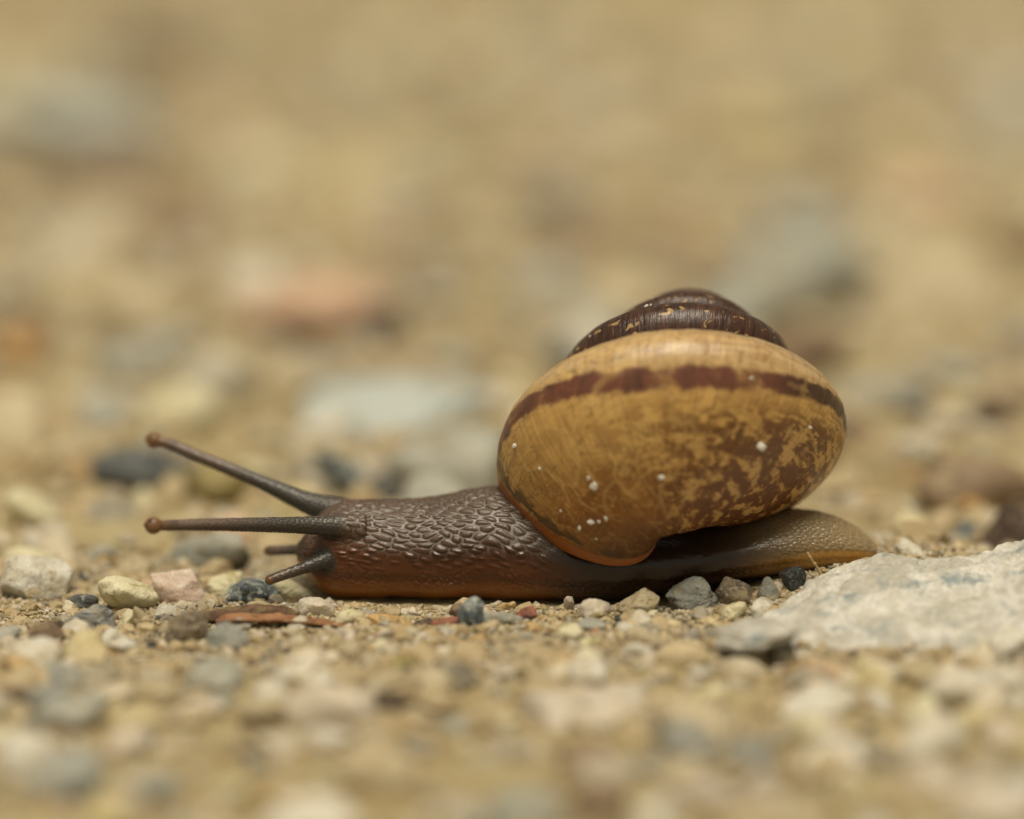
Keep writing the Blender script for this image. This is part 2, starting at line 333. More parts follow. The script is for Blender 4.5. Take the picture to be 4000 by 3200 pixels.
cy = np.sign(ca) * abs(ca) ** (2 / 2.25); cz = np.sign(sa) * abs(sa) ** (2 / 2.25)
low = sstep(0.0, -0.8, cz); fl = 1 + 0.10 * low
furrow = 1 - 0.035 * np.exp(-((cz + 0.42) / 0.10) ** 2)
BY = YC + bw[:, None] * (cy * fl * furrow * (1 - 0.10 * sstep(0, 1, cz)))[None]; BZ = (bt + bb)[:, None] / 2 + (bt - bb)[:, None] / 2 * cz[None]
BP = np.stack([np.repeat(X[:, None], NB, 1), BY, BZ], -1)
def tube_faces(n, k):
    i = np.arange(n * k).reshape(n, k); j = np.roll(i, -1, 1)
    f = np.stack([i[:-1], i[1:], j[1:], j[:-1]], -1).reshape(-1, 4).tolist()
    return f + [list(range(k)), list(range((n - 1) * k, n * k))[::-1]]
bv, bf = BP.reshape(-1, 3).tolist(), tube_faces(len(X), NB)
def tube(path, rad, k=24):
    path = np.asarray(path, float); n = len(path); tg = np.gradient(path, axis=0); tg /= np.linalg.norm(tg, axis=1)[:, None]
    a = np.cross(tg, [0, 1, 0.01]); a /= np.linalg.norm(a, axis=1)[:, None]; b = np.cross(tg, a); th = np.linspace(0, 2 * np.pi, k, endpoint=False)
    P = path[:, None] + np.asarray(rad)[:, None, None] * (a[:, None] * np.cos(th)[None, :, None] + b[:, None] * np.sin(th)[None, :, None])
    return P.reshape(-1, 3), tube_faces(n, k)
def spline(pts, n):
    pts = np.asarray(pts, float); s = np.linspace(0, len(pts) - 1, n); i = np.clip(s.astype(int), 0, len(pts) - 2); f = (s - i)[:, None]
    p0 = pts[np.maximum(i - 1, 0)]; p1 = pts[i]; p2 = pts[i + 1]; p3 = pts[np.minimum(i + 2, len(pts) - 1)]
    return 0.5 * (2 * p1 + (p2 - p0) * f + (2 * p0 - 5 * p1 + 4 * p2 - p3) * f ** 2 + (3 * p1 - 3 * p2 + p3 - p0) * f ** 3)
TENT = []   # (path, radii, kind) root -> tip
def tentacle(pix, r0, r1, bulb, flare, fl_len=2.2):
    pts = [px2w(u, v, Y) for u, v, Y in pix]; NP = 110; p = spline(pts, NP); s = np.linspace(0, 1, NP)
    cl = np.concatenate([[0], np.cumsum(np.linalg.norm(np.diff(p, axis=0), axis=1))]); L = cl[-1]
    p = np.stack([np.interp(s * L, cl, p[:, i]) for i in range(3)], 1)
    r = r0 + (r1 - r0) * s ** 0.9 + flare * np.exp(-(s * L / fl_len) ** 1.5)
    d = (1 - s) * L                                    # distance from the tip
    if bulb: r = np.where(d < 2.2 * bulb, np.sqrt(np.maximum(bulb ** 2 - (d - bulb) ** 2, 0.0)).clip(0) * 1.0, 0).clip(0) * (d < 2 * bulb) + 0 * r; rb = r
    r2 = r0 + (r1 - r0) * s ** 0.9 + flare * np.exp(-(s * L / fl_len) ** 1.5)
    tip = np.sqrt(np.clip(1 - (1 - np.clip(d / r1, 0, 1)) ** 2, 0.0, 1))
    r2 = r2 * np.maximum(tip, 0.08)
    r = np.maximum(r2 * (d > (bulb or 0) * 0.9) if bulb else r2, rb if bulb else 0); r = np.maximum(r, 0.03)
    TENT.append((p, r, bulb)); return p, r
tentacle([(1395, 2035, 1.0), (1310, 2000, 1.2), (1190, 1960, 1.7), (1000, 1875, 2.6), (800, 1793, 3.6), (655, 1733, 4.3), (572, 1714, 4.7)], .50, .32, .50, .62, 3.2)
tentacle([(1420, 2062, -1.6), (1320, 2056, -1.9), (1180, 2052, -2.6), (1000, 2050, -4.0), (800, 2050, -5.6), (660, 2053, -6.7), (566, 2053, -7.4)], .56, .31, .54, .25, 2.4)
tentacle([(1290, 2145, 0.8), (1190, 2147, 1.6), (1110, 2150, 2.2), (1032, 2152, 2.9)], .34, .31, 0, .2, 1.0)
tentacle([(1320, 2172, -1.4), (1245, 2197, -2.1), (1160, 2228, -2.7), (1090, 2252, -3.1), (1036, 2273, -3.4)], .33, .30, 0, .40, 1.5)
for p, r, b in TENT:
    tv, tf = tube(p, r); off = len(bv); bv += tv.tolist(); bf += [[i + off for i in f] for f in tf]
# blunt muzzle between the lower feelers
me = bpy.data.meshes.new('body_rough'); me.from_pydata(bv, [], bf); me.update()
tmp = bpy.data.objects.new('body_rough', me); COL.objects.link(tmp)
md = tmp.modifiers.new('r', 'REMESH'); md.mode = 'VOXEL'; md.voxel_size = 0.062; md.adaptivity = 0.0
sm_ = tmp.modifiers.new('s', 'SMOOTH'); sm_.factor = 0.5; sm_.iterations = 5
dg = bpy.context.evaluated_depsgraph_get(); ev = bpy.data.meshes.new_from_object(tmp.evaluated_get(dg))
nv = len(ev.vertices); V = np.empty(nv * 3, np.float32); ev.vertices.foreach_get('co', V); V = V.reshape(-1, 3).astype(float)
N = np.empty(nv * 3, np.float32); ev.vertices.foreach_get('normal', N); N = N.reshape(-1, 3).astype(float)
lt = np.empty(len(ev.polygons), np.int32); ev.polygons.foreach_get('loop_total', lt)
lv = np.empty(len(ev.loops), np.int32); ev.loops.foreach_get('vertex_index', lv)
assert (lt == 4).all(); BF = lv.reshape(-1, 4)
bpy.data.objects.remove(tmp); bpy.data.meshes.remove(me); bpy.data.meshes.remove(ev)
# where each skin point lies: distance to the tentacle axes, height on the flank, arc round the back
tdist = np.full(nv, 1e9); tfrac = np.zeros(nv); tbulb = np.zeros(nv); ang_t = np.zeros(nv)
for p, r, b in TENT:
    cand = np.where(V[:, 0] < p[:, 0].max() + 1)[0]
    if not len(cand): continue
    dd = np.linalg.norm(V[cand][:, None] - p[None], axis=2); k = dd.argmin(1); dm = dd.min(1) / r[k]; s = k / (len(p) - 1.0)
    dm = dm + np.where(s < 0.16, (0.16 - s) * 9, 0); better = dm < tdist[cand]; c2 = cand[better]
    tdist[c2] = dm[better]; tfrac[c2] = s[better]; tbulb[c2] = b if b else 0.0; 
tent = sstep(1.9, 1.2, tdist)
zbv, ztv, hwv = np.interp(V[:, 0], X, bb), np.interp(V[:, 0], X, bt), np.interp(V[:, 0], X, bw)
hh = np.clip((V[:, 2] - zbv) / np.maximum(ztv - zbv, 0.3), -0.1, 1.1)
A = np.arctan2(V[:, 2] - (zbv + ztv) / 2, V[:, 1] - YC); arc = A * 3.3
def cells(u, v, seed):
    I, J = np.floor(u).astype(np.int64), np.floor(v).astype(np.int64); f1 = np.full(u.shape, 9.0); f2 = f1.copy(); hid = np.zeros(u.shape)
    for a in (-1, 0, 1):
        for b in (-1, 0, 1):
            ci, cj = I + a, J + b; z0 = 0 * ci
            pu = ci + .5 + .75 * (_hash(ci, cj, z0, seed) - .5) + 0.5 * (cj & 1) - 0.25; pv = cj + .5 + .7 * (_hash(ci, cj, z0 + 1, seed) - .5)
            d = np.hypot(u - pu, v - pv); nw = d < f1; f2 = np.where(nw, f1, np.minimum(f2, d)); hid = np.where(nw, _hash(ci, cj, z0 + 2, seed), hid); f1 = np.where(nw, d, f1)
    return f1, f2, hid
warp = vnoise(V / 1.6, 77)
sgn = np.where(V[:, 1] < YC, -1.0, 1.0)
u1 = V[:, 0] + 0.25 * warp; v1 = arc + sgn * 0.22 * (V[:, 0] + 12) + 0.18 * vnoise(V / 1.1, 78)
f1, f2, hid = cells(u1 / 0.98, v1 / 0.37, 3)
tub = sstep(0.05, 0.50, f2 - f1) * sstep(0.75, 0.15, f1) ** 0.5 * (0.7 + 0.6 * hid)
f1b, f2b, hidb = cells(u1 / 0.48, v1 / 0.27, 8); tubs = sstep(0.0, 0.45, f2b - f1b) * (0.6 + 0.6 * hidb)
f1c, f2c, hidc = cells(V[:, 0] / 0.34 + V[:, 1] / 0.8, (V[:, 2] + 0.6 * V[:, 1]) / 0.22, 12); tubt = sstep(0.0, 0.45, f2c - f1c)
tail = sstep(13.5, 19, V[:, 0]); head = sstep(-11.6, -13.0, V[:, 0])
under = sstep(0.0, 4.0, V[:, 0]); back = sstep(0.50, 0.66, hh) * (1 - 0.85 * under); dome = np.clip(1 - (f1 / 0.40) ** 2, 0, 1) * (hid > 0.25); lowb = np.exp(-((hh - 0.30) / 0.075) ** 2) * (0.55 + 0.45 * vnoise(np.stack([V[:, 0] / 1.7, 0 * arc, 0 * arc], -1), 55))
tailm = tail * sstep(0.40, 0.52, hh - 0.10 * np.clip((V[:, 0] - 17) / 5, 0, 1))
big_amp = 0.075 * back * (1 - tail) * (1 - 0.65 * head) 
sm_amp = 0.12 * lowb * (1 - tail) * (1 - head) + 0.075 * tailm + 0.06 * head * sstep(0.3, 0.5, hh)
disp = (1 - tent) * (0.10 * dome * sstep(0.36, 0.48, hh) * sstep(0.70, 0.56, hh) * (1 - tail) * (1 - under) + big_amp * tub + sm_amp * tubs) + tent * 0.038 * tubt * np.where((tbulb > 0) & (tfrac > 0.9), 0.0, 1.0) * (1 - 0.6 * tfrac) + 0.05 * fbm(V / 2.2, 2, 31) * (1 - tent)
lace = 0.16 * vnoise(np.stack([V[:, 0] / 0.8, V[:, 1], 0 * arc], -1), 60) * sstep(0.14, 0.0, hh)
disp = disp + lace * (1 - tent)
V = V + N * disp[:, None]
# skin colours, with some shade and sheen painted in
def c(*a): return np.array(a, float)
def lerp(a, b, f): return a + (b - a) * f[:, None]
n_a = 0.5 + 0.5 * fbm(V / 1.5, 3, 91)
colr = np.tile(c(0.115, 0.034, 0.009), (nv, 1))                                   # chestnut flank, darkened in place of shade
colr = lerp(colr, c(0.060, 0.021, 0.009), sstep(0.35, 0.62, hh) * sstep(-10, -4, V[:, 0]))
colr = lerp(colr, c(0.135, 0.095, 0.070), sstep(0.56, 0.74, hh) * (0.9 - 0.25 * n_a))            # grey-brown back
gap = f2 - f1
colr = lerp(colr, np.array([.21, .165, .125]) + 0 * colr, sstep(0.20, 0.08, gap) * back * 0.85 * (1 - tail))      # grey-brown net of skin with its wet sky sheen painted in
colr = lerp(colr, np.array([.022, .014, .010]) + 0 * colr, sstep(0.10, 0.17, gap) * sstep(0.36, 0.24, gap) * back * 0.85 * (1 - tail))     # shadow line painted round each tubercle
colr = lerp(colr, c(0.36, 0.13, 0.026), sstep(0.34, 0.12, hh) * 0.8)             # amber fringe of the foot
colr = lerp(colr, c(0.16, 0.050, 0.015), np.exp(-((V[:, 0] + 11.2) / 1.5) ** 2 - ((hh - 0.62) / 0.16) ** 2) * 0.8)      # rusty cheek
colr = lerp(colr, c(0.05, 0.030, 0.020), sstep(-12.2, -13.0, V[:, 0]) * sstep(0.30, 0.45, hh) * 0.85)
tcol = lerp(np.tile(c(0.33, 0.215, 0.09), (nv, 1)), c(0.36, 0.265, 0.14), sstep(0.35, 0.8, hh)); tcol = lerp(tcol, tcol * 0.6, (1 - tubs) * tailm * 0.7)
tcol = lerp(tcol, c(0.48, 0.25, 0.055), sstep(0.50, 0.38, hh - 0.10 * np.clip((V[:, 0] - 17) / 5, 0, 1)))
colr = lerp(colr, tcol, sstep(11.5, 18.5, V[:, 0]))
colr = lerp(colr, c(0.026, 0.012, 0.006), sstep(0.0, 5.0, V[:, 0]) * sstep(19, 11, V[:, 0]) * 0.9)  # shade beneath the shell painted into the skin colour
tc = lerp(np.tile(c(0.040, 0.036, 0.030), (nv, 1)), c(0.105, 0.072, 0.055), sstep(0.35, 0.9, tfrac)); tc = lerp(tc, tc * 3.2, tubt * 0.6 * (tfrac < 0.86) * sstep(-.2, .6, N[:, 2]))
tc = lerp(tc, c(0.21, 0.105, 0.048), sstep(0.875, 0.95, tfrac))
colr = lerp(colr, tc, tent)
wet = np.clip(0.25 + 0.12 * n_a, 0, 1)
m = NT('snail_skin'); ac = m.n('ShaderNodeAttribute', attribute_name='pigment_shade'); v = m.coords(rnd=False); nz = m.noise(v, 9.0, 3, 0.6)
colo = m.mix(m.ramp(nz, 0.35, 0.7, 0.0, 0.35), ac.outputs['Color'], (0.03, 0.015, 0.008))
skin_mat = m.done(colo, m.math('ADD', m.ramp(nz, 0.3, 0.7, 0.13, 0.24), m.math('MULTIPLY', m.n('ShaderNodeAttribute', attribute_name='dry').outputs['Fac'], 0.20)), m.bump(nz, 0.35, 0.04), 0.5, 0.35, 0.6, (1.0, 0.42, 0.16))

ORG = np.array([0.0, YC, 0.0])
snail = add('snail', None, ORG, label='brown garden snail crawling with tentacles stretched out and banded amber shell', cat='snail')
body = add('body', mesh('snail_body', V - ORG, BF, skin_mat, attrs={'pigment_shade': ('FLOAT_COLOR', np.concatenate([colr, np.ones((nv, 1))], 1)), 'dry': ('FLOAT', np.clip(back * (1 - tail) * 0.9 + 0.5 * tent, 0, 1))}), parent=snail, label='wet grey-brown body with dark tubercles and amber foot')
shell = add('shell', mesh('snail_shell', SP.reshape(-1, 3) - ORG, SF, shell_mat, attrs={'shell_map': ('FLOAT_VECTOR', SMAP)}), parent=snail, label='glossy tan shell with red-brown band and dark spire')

# ------------------------------------------------------------------ stones
ICO = {}
def ico(n):
    if n not in ICO:
        bm = bmesh.new(); bmesh.ops.create_icosphere(bm, subdivisions=n, radius=1.0); bm.verts.ensure_lookup_table()
        ICO[n] = (np.array([v.co[:] for v in bm.verts]), np.array([[x.index for x in f.verts] for f in bm.faces], np.int32)); bm.free()
    return ICO[n]
def rock_shape(seed, style='round', sub=4):
    """unit-ish stone: 'round', 'lump', 'angular', 'flat'"""
    D, Fc = ico(sub); rng = np.random.default_rng(seed)
    k = {'round': 5, 'lump': 9, 'angular': 13, 'flat': 10}[style]; soft = {'round': 3.0, 'lump': 7.0, 'angular': 22.0, 'flat': 9.0}[style]
    n = rng.normal(size=(k, 3)); n = np.concatenate([n, -n[: k // 2] + 0.4 * rng.normal(size=(k // 2, 3))]); n /= np.linalg.norm(n, axis=1)[:, None]
    h = rng.uniform(0.72, 1.0, len(n)); q = np.maximum(D @ n.T, 0) / h[None]
    r = (np.sum(q ** soft, 1) + 0.55 ** soft) ** (-1 / soft)
    am = {'round': .10, 'lump': .12, 'angular': .05, 'flat': .08}[style]
    r = r * (1 + am * fbm(D * 1.7 + seed, 4, seed) + 0.02 * fbm(D * 9 + seed, 2, seed + 9))
    P = D * r[:, None]; lo, hi = P.min(0), P.max(0)
    return (P - (lo + hi) / 2) / ((hi - lo) / 2), Fc
def rotz(P, a):
    c_, s_ = math.cos(a), math.sin(a); return P @ np.array([[c_, s_, 0], [-s_, c_, 0], [0, 0, 1]])

FOOT = []     # footprints of placed stones: x, y, r
def ground_at(u, v):
    Y = -5.0
    for _ in range(12):
        p = px2w(u, v, Y); d = p - CAM; g = float(ground_h(p[0], p[1])); t_ = (g - CAM[2]) / d[2]; Y = CAM[1] + d[1] * t_
    return Y
def hero(name, label, cat, mat, style, cx, cy, wpx, hpx, seed, depth=0.85, Y=None, sub=5, sink=0.18, roll=0.0, group=None, over=0.0, lift=False):
    s0 = 1 / 63.0
    if Y is None: Y = ground_at(cx, cy + hpx * 0.40) + 0.40 * wpx * s0 * depth
    c0 = px2w(cx, cy, Y); zc = float((c0 - CAM) @ CF); s = zc / FPX
    W = wpx * s; Dp = W * depth; top = px2w(cx, cy - hpx / 2, Y)[2]; g = float(ground_h(c0[0], Y))
    bot = min(g, px2w(cx, cy + hpx / 2, Y)[2]) - sink * hpx * s if g < top - 0.2 else px2w(cx, cy + hpx / 2, Y)[2]
    if lift: bot = px2w(cx, cy + hpx / 2, Y)[2]
    P, Fc = rock_shape(seed, style, sub); H = top - bot
    P = P * np.array([W / 2, Dp / 2, H / 2])
    if roll:
        c_, s_ = math.cos(roll), math.sin(roll); P = P @ np.array([[c_, 0, -s_], [0, 1, 0], [s_, 0, c_]])
    if over:                                   # front edge lifted, back edge dug in
        P = P * np.array([1, 1.25, 0.62]); c_, s_ = math.cos(over), math.sin(over); P = P @ np.array([[1, 0, 0], [0, c_, -s_], [0, s_, c_]]); P[:, 2] += (top - (top + bot) / 2) - P[:, 2].max()
    o = add(name, mesh(name, P, Fc, M[mat]), (c0[0], Y, (top + bot) / 2), label=label, cat=cat, group=group)
    FOOT.append((c0[0], Y, max(W, Dp) * 0.5)); return o

H_ = hero
# --- the big pale rock beside the tail: a long uneven ridge that slopes down towards the front
def big_rock():
    nu, nq = 170, 90; U = np.linspace(2850, 4700, nu)
    hx = np.interp(U, [2850, 2900, 3000, 3100, 3200, 3300, 3420, 3600, 3820, 3900, 4000, 4300, 4550, 4700], [-.4, .5, 1.25, 1.9, 2.5, 3.0, 3.35, 3.15, 3.35, 3.9, 4.25, 4.4, 2.6, -.4])
    yb = np.interp(U, [2850, 2950, 3050, 3150, 3300, 3420, 4000, 4700], [-11.0, -8.8, -6.8, -5.0, -3.4, -2.9, -2.6, -4.5]); yf = np.interp(U, [2850, 2950, 3050, 3300, 4000, 4700], [-12.5, -13.5, -14.0, -16, -17, -14])
    q = np.linspace(0, 1, nq) ** 1.3; prof = np.interp(q, [0, .015, .05, .12, .3, .55, .8, 1], [-.5, .45, .88, 1.0, .86, .56, .22, -.25])
    Yg = yb[:, None] + (yf - yb)[:, None] * q[None]; Xg = np.array([px2w(u, 2300, -5)[0] for u in U])[:, None] + 0 * Yg
    Zg = hx[:, None] * prof[None]; P = np.stack([Xg, Yg, Zg], -1)
    P[..., 2] += np.minimum(1, np.maximum(hx[:, None], 0)) * (0.5 * fbm(P / 4.0, 3, 71) + 0.30 * np.abs(fbm(P / 1.5, 3, 72)) + 0.10 * fbm(P / .45, 3, 73))
    P[..., 1] += 0.3 * fbm(P / 2.0 + 9, 2, 74)
    B = P[::-1].copy() * np.array([1, 1, 0]) + np.array([0, 0, -1.4])
    i = np.arange(nu * nq).reshape(nu, nq); f = np.stack([i[:-1, :-1], i[:-1, 1:], i[1:, 1:], i[1:, :-1]], -1).reshape(-1, 4)
    o = nu * nq; bot = np.stack([P[..., 0], P[..., 1], np.full((nu, nq), -1.4)], -1); edge = np.concatenate([i[:, 0], i[-1, 1:], i[::-1, -1][1:], i[0, ::-1][1:-1]])
    e2 = np.roll(edge, -1); sk = np.stack([edge, e2, e2 + o, edge + o], -1); f2 = f[:, ::-1] + o
    cen = np.array([P[..., 0].mean(), P[..., 1].mean(), 0.0])
    return mesh('pale_rock', np.concatenate([P.reshape(-1, 3), bot.reshape(-1, 3)]) - cen, np.concatenate([f[:, ::-1], f2[:, ::-1], sk]), M['palerock']), cen
rk, cen = big_rock()
add('rock', rk, cen, label='big pale rough rock mottled with blue-grey beside the snail tail', cat='rock')
for a in range(19, 38, 3): FOOT.append((a, -9.5, 6.0))
# --- stones in and near the plane of focus, at the head
H_('pebble', 'rounded cream-yellow pebble beside a pinkish quartz lump', 'pebble', 'cream', 'round', 503, 2330, 235, 170, 11)
H_('pebble', 'pinkish translucent quartz lump behind the cream pebble', 'pebble', 'pink', 'angular', 705, 2296, 235, 165, 12)
H_('pebble', 'dark grey and white knobbly pebble under the lower feeler tip', 'pebble', 'speckled', 'lump', 974, 2312, 256, 125, 13)
H_('pebble', 'blocky white quartz pebble with a rusty seam, far from the snail head', 'pebble', 'white', 'angular', 146, 2262, 285, 205, 14)
H_('pebble', 'small smooth slate-grey pebble beside the cream pebble', 'pebble', 'dark', 'round', 316, 2352, 150, 75, 15)
H_('pebble', 'grey streaked pebble in front of the cream pebble', 'pebble', 'streaked', 'lump', 362, 2425, 190, 125, 16)
H_('pebble', 'small upright sandy knob between the streaked pebble and the bark', 'pebble', 'beige', 'lump', 556, 2420, 80, 105, 17)
H_('pebble', 'brown granular pebble leaning on the end of the bark sliver', 'pebble', 'granular', 'lump', 728, 2460, 172, 150, 18)
H_('pebble', 'pointed grey-beige stone in front of the bark sliver', 'pebble', 'grey', 'angular', 890, 2488, 175, 125, 119)
H_('pebble', 'small white quartz chip with a dark hollow under it', 'pebble', 'white', 'angular', 476, 2520, 138, 88, 20, over=0.35)
H_('pebble', 'thin translucent beige quartz flake beside the streaked pebble', 'pebble', 'quartz', 'flat', 298, 2458, 125, 75, 21)
H_('pebble', 'dark brown crumb wedged beside the quartz flake', 'pebble', 'darkbrown', 'angular', 222, 2438, 80, 50, 22)
H_('pebble', 'dull brown stone chip lying against the quartz flake', 'pebble', 'brown', 'angular', 185, 2475, 150, 90, 23)
H_('pebble', 'soft pale yellow pebble in front of the quartz flake', 'pebble', 'yellow', 'round', 318, 2535, 165, 130, 24)
H_('pebble', 'broad flat white stone beside the pale yellow pebble', 'pebble', 'white', 'flat', 125, 2565, 235, 130, 25)
H_('pebble', 'rounded grey pebble in front of the flat white stone', 'pebble', 'grey', 'round', 225, 2650, 220, 100, 26)
H_('pebble', 'low white pebble between the cream pebble and the bark', 'pebble', 'white', 'flat', 678, 2388, 170, 60, 27)
H_('pebble', 'white pebble touching the back of the knobbly dark pebble', 'pebble', 'cream', 'round', 880, 2290, 140, 100, 28)
H_('pebble', 'white quartz pebble with an olive pit under the snail chin', 'pebble', 'cream', 'round', 1150, 2305, 190, 130, 29, Y=-0.2)
H_('pebble', 'sharp translucent quartz shard at the front of the foot', 'pebble', 'quartz', 'angular', 1238, 2378, 150, 85, 30)
H_('pebble', 'tiny clear quartz chip on the sandy bark', 'pebble', 'quartz', 'angular', 1115, 2368, 55, 40, 31)
H_('pebble', 'grey rounded stone with a blackish side behind the feelers', 'pebble', 'bluegrey', 'round', 800, 2160, 330, 190, 32)
H_('pebble', 'blackish pebble against the grey rounded stone behind the feelers', 'pebble', 'dark', 'lump', 905, 2170, 150, 165, 33)
# --- along the foot
H_('pebble', 'flat amber quartz chip in front of the foot', 'pebble', 'orange', 'flat', 1502, 2424, 128, 52, 34)
H_('pebble', 'curved red-brown flake between the amber chip and the speckled pebble', 'flake', 'redbrown', 'flat', 1742, 2430, 120, 42, 35, depth=0.5)
H_('pebble', 'dull purple-brown flake beside the amber chip', 'flake', 'darkbrown', 'flat', 1660, 2432, 90, 34, 36)
H_('pebble', 'upright blue-black speckled pebble standing in front of the foot', 'pebble', 'speckled', 'lump', 1839, 2402, 105, 140, 37)
H_('pebble', 'flat grey pebble beside the speckled upright pebble', 'pebble', 'bluegrey', 'flat', 1965, 2418, 190, 66, 38)
H_('pebble', 'brown and rust pebble in front of the flat grey pebble', 'pebble', 'redbrown', 'lump', 2052, 2398, 92, 64, 39)
H_('pebble', 'tiny clear quartz grain lying against the foot', 'pebble', 'quartz', 'angular', 2222, 2345, 42, 38, 40, Y=-4.6, sink=0)
H_('pebble', 'pale angular stone beside the triangular beige stone', 'pebble', 'quartz', 'angular', 2322, 2384, 125, 95, 41)
H_('pebble', 'triangular beige stone leaning at the foot below the shell', 'pebble', 'beige', 'angular', 2497, 2358, 160, 125, 42, sub=5)
H_('pebble', 'small cream crumb at the foot of the triangular beige stone', 'pebble', 'cream', 'lump', 2545, 2398, 50, 32, 43)
H_('pebble', 'dark grey rounded stone in the shade below the shell', 'pebble', 'grey', 'lump', 2708, 2325, 220, 160, 44, sub=5)
H_('pebble', 'beige-grey blocky stone beside the dark shaded stone', 'pebble', 'granular', 'angular', 2868, 2322, 170, 130, 45, sub=5)
H_('pebble', 'round greenish-white pebble in front of the blocky beige stone', 'pebble', 'cream', 'round', 2862, 2392, 112, 84, 46)
H_('pebble', 'grey wedge-shaped stone under the tail', 'pebble', 'grey', 'angular', 3000, 2312, 92, 120, 47)
H_('pebble', 'glinting black mineral crystal under the tail', 'pebble', 'crystal', 'angular', 3096, 2256, 108, 84, 48, Y=-4.0)
H_('pebble', 'small smooth white pebble on the edge of the big pale rock', 'pebble', 'white', 'round', 3074, 2322, 92, 76, 49)
H_('pebble', 'larger white pebble below the wedge-shaped stone', 'pebble', 'white', 'round', 2995, 2388, 130, 98, 50)
H_('pebble', 'sandy grey slab with a deep dark gap beneath it', 'stone', 'palerock', 'flat', 2955, 2482, 330, 116, 51, sub=5, depth=1.15, Y=-14.2, lift=True)
H_('pebble', 'black crumb added to darken the shaded hollow under the sandy grey slab', 'pebble', 'darkbrown', 'lump', 2930, 2585, 230, 70, 151, Y=-13.6)  # added dark lump stands in for the shade in the gap
H_('pebble', 'pink pebble in front of the big pale rock', 'pebble', 'salmon', 'round', 3215, 2630, 150, 84, 52)
H_('pebble', 'pale yellow egg-shaped pebble in front of the big pale rock', 'pebble', 'yellow', 'round', 3410, 2645, 175, 140, 53)
H_('pebble', 'smooth white pebble with a dark hollow in front of it beside the pale rock', 'pebble', 'white', 'round', 3950, 2675, 190, 120, 54)
H_('pebble', 'blue-white pebble resting on the front of the big pale rock', 'pebble', 'white', 'lump', 3970, 2520, 230, 150, 55)
# --- bigger stones out of focus behind the snail
H_('stone', 'flat salmon-pink stone propped up over a dark hollow', 'stone', 'salmon', 'flat', 1215, 1180, 640, 225, 60, depth=0.7, Y=ground_at(1215, 1330) + 3.0, lift=True)
H_('stone', 'dark prop added as the shadow under one end of the salmon stone', 'stone', 'darkbrown', 'lump', 1495, 1262, 210, 160, 160, Y=ground_at(1215, 1330))  # added support, dark to stand in for the shadow at this end
H_('stone', 'dark prop added as the shadow under the middle of the salmon stone', 'stone', 'darkbrown', 'lump', 1180, 1322, 190, 95, 161, Y=ground_at(1215, 1330) - 1.5)  # second added support, dark in place of the stone's shadow
H_('stone', 'black lump added for a dark hole behind the shell on the tail side', 'stone', 'dark', 'lump', 3570, 1590, 130, 100, 162)  # dark lump added where there is a shaded hole
H_('stone', 'brownish black lump added for a dark hole in the gravel beyond the tail', 'stone', 'darkbrown', 'angular', 3870, 1625, 200, 130, 163)  # another dark lump in place of a shaded hole
H_('stone', 'broad pale blue-grey flat stone behind the tentacles', 'stone', 'paleblue', 'flat', 1560, 1590, 800, 230, 61, depth=0.8)
H_('stone', 'pale blue-grey stone far behind the snail beyond the salmon stone', 'stone', 'paleblue', 'flat', 330, 520, 760, 260, 62, depth=0.6)
H_('stone', 'dull orange-brown stone farthest behind the snail', 'stone', 'brown', 'flat', 630, 190, 430, 220, 63, depth=0.6)
H_('stone', 'dark grey and white stone just behind the snail neck', 'stone', 'speckled', 'lump', 1365, 1850, 270, 230, 64)
H_('stone', 'blackish pebble against the snail neck from behind', 'stone', 'dark', 'lump', 1500, 1920, 150, 120, 164)
H_('stone', 'olive-brown stone behind the upper tentacle', 'stone', 'olive', 'lump', 880, 1900, 340, 180, 65)
H_('stone', 'creamy yellow round stone behind the blocky white quartz', 'stone', 'cream', 'round', 130, 2000, 220, 190, 66)
H_('stone', 'dark brown stone behind the big pale rock', 'stone', 'darkbrown', 'angular', 3975, 2065, 290, 220, 67)
H_('stone', 'grey-white pebble beside the dark brown stone behind the pale rock', 'stone', 'speckled', 'round', 3780, 2085, 130, 110, 167)
H_('stone', 'ochre pebble above the grey-white pebble behind the pale rock', 'stone', 'orange', 'lump', 3800, 1985, 130, 100, 168)
H_('stone', 'small white pebble lying between the tail tip and the pale rock', 'stone', 'white', 'round', 3560, 2150, 130, 80, 169)
H_('stone', 'cream pebble behind the tail tip', 'stone', 'white', 'round', 3520, 2000, 170, 100, 170)
H_('stone', 'white round stone behind the snail tail', 'stone', 'white', 'round', 3560, 1760, 240, 130, 68)
H_('stone', 'grey stone with dark shade behind the shell', 'stone', 'bluegrey', 'flat', 3480, 1530, 420, 120, 69, depth=0.6)
H_('stone', 'dark grey pebble close behind the spire side of the shell', 'stone', 'dark', 'lump', 2190, 1390, 150, 150, 70)
H_('stone', 'bright white stone beside the ochre patch far from the snail head', 'stone', 'white', 'round', 40, 1130, 230, 190, 71)
H_('stone', 'rust-brown stone below the bright white stone', 'stone', 'orange', 'lump', 60, 1370, 230, 180, 72)
H_('stone', 'grey-brown stone lying at the far end of the shell side', 'stone', 'brown', 'flat', 3900, 1590, 300, 130, 73)
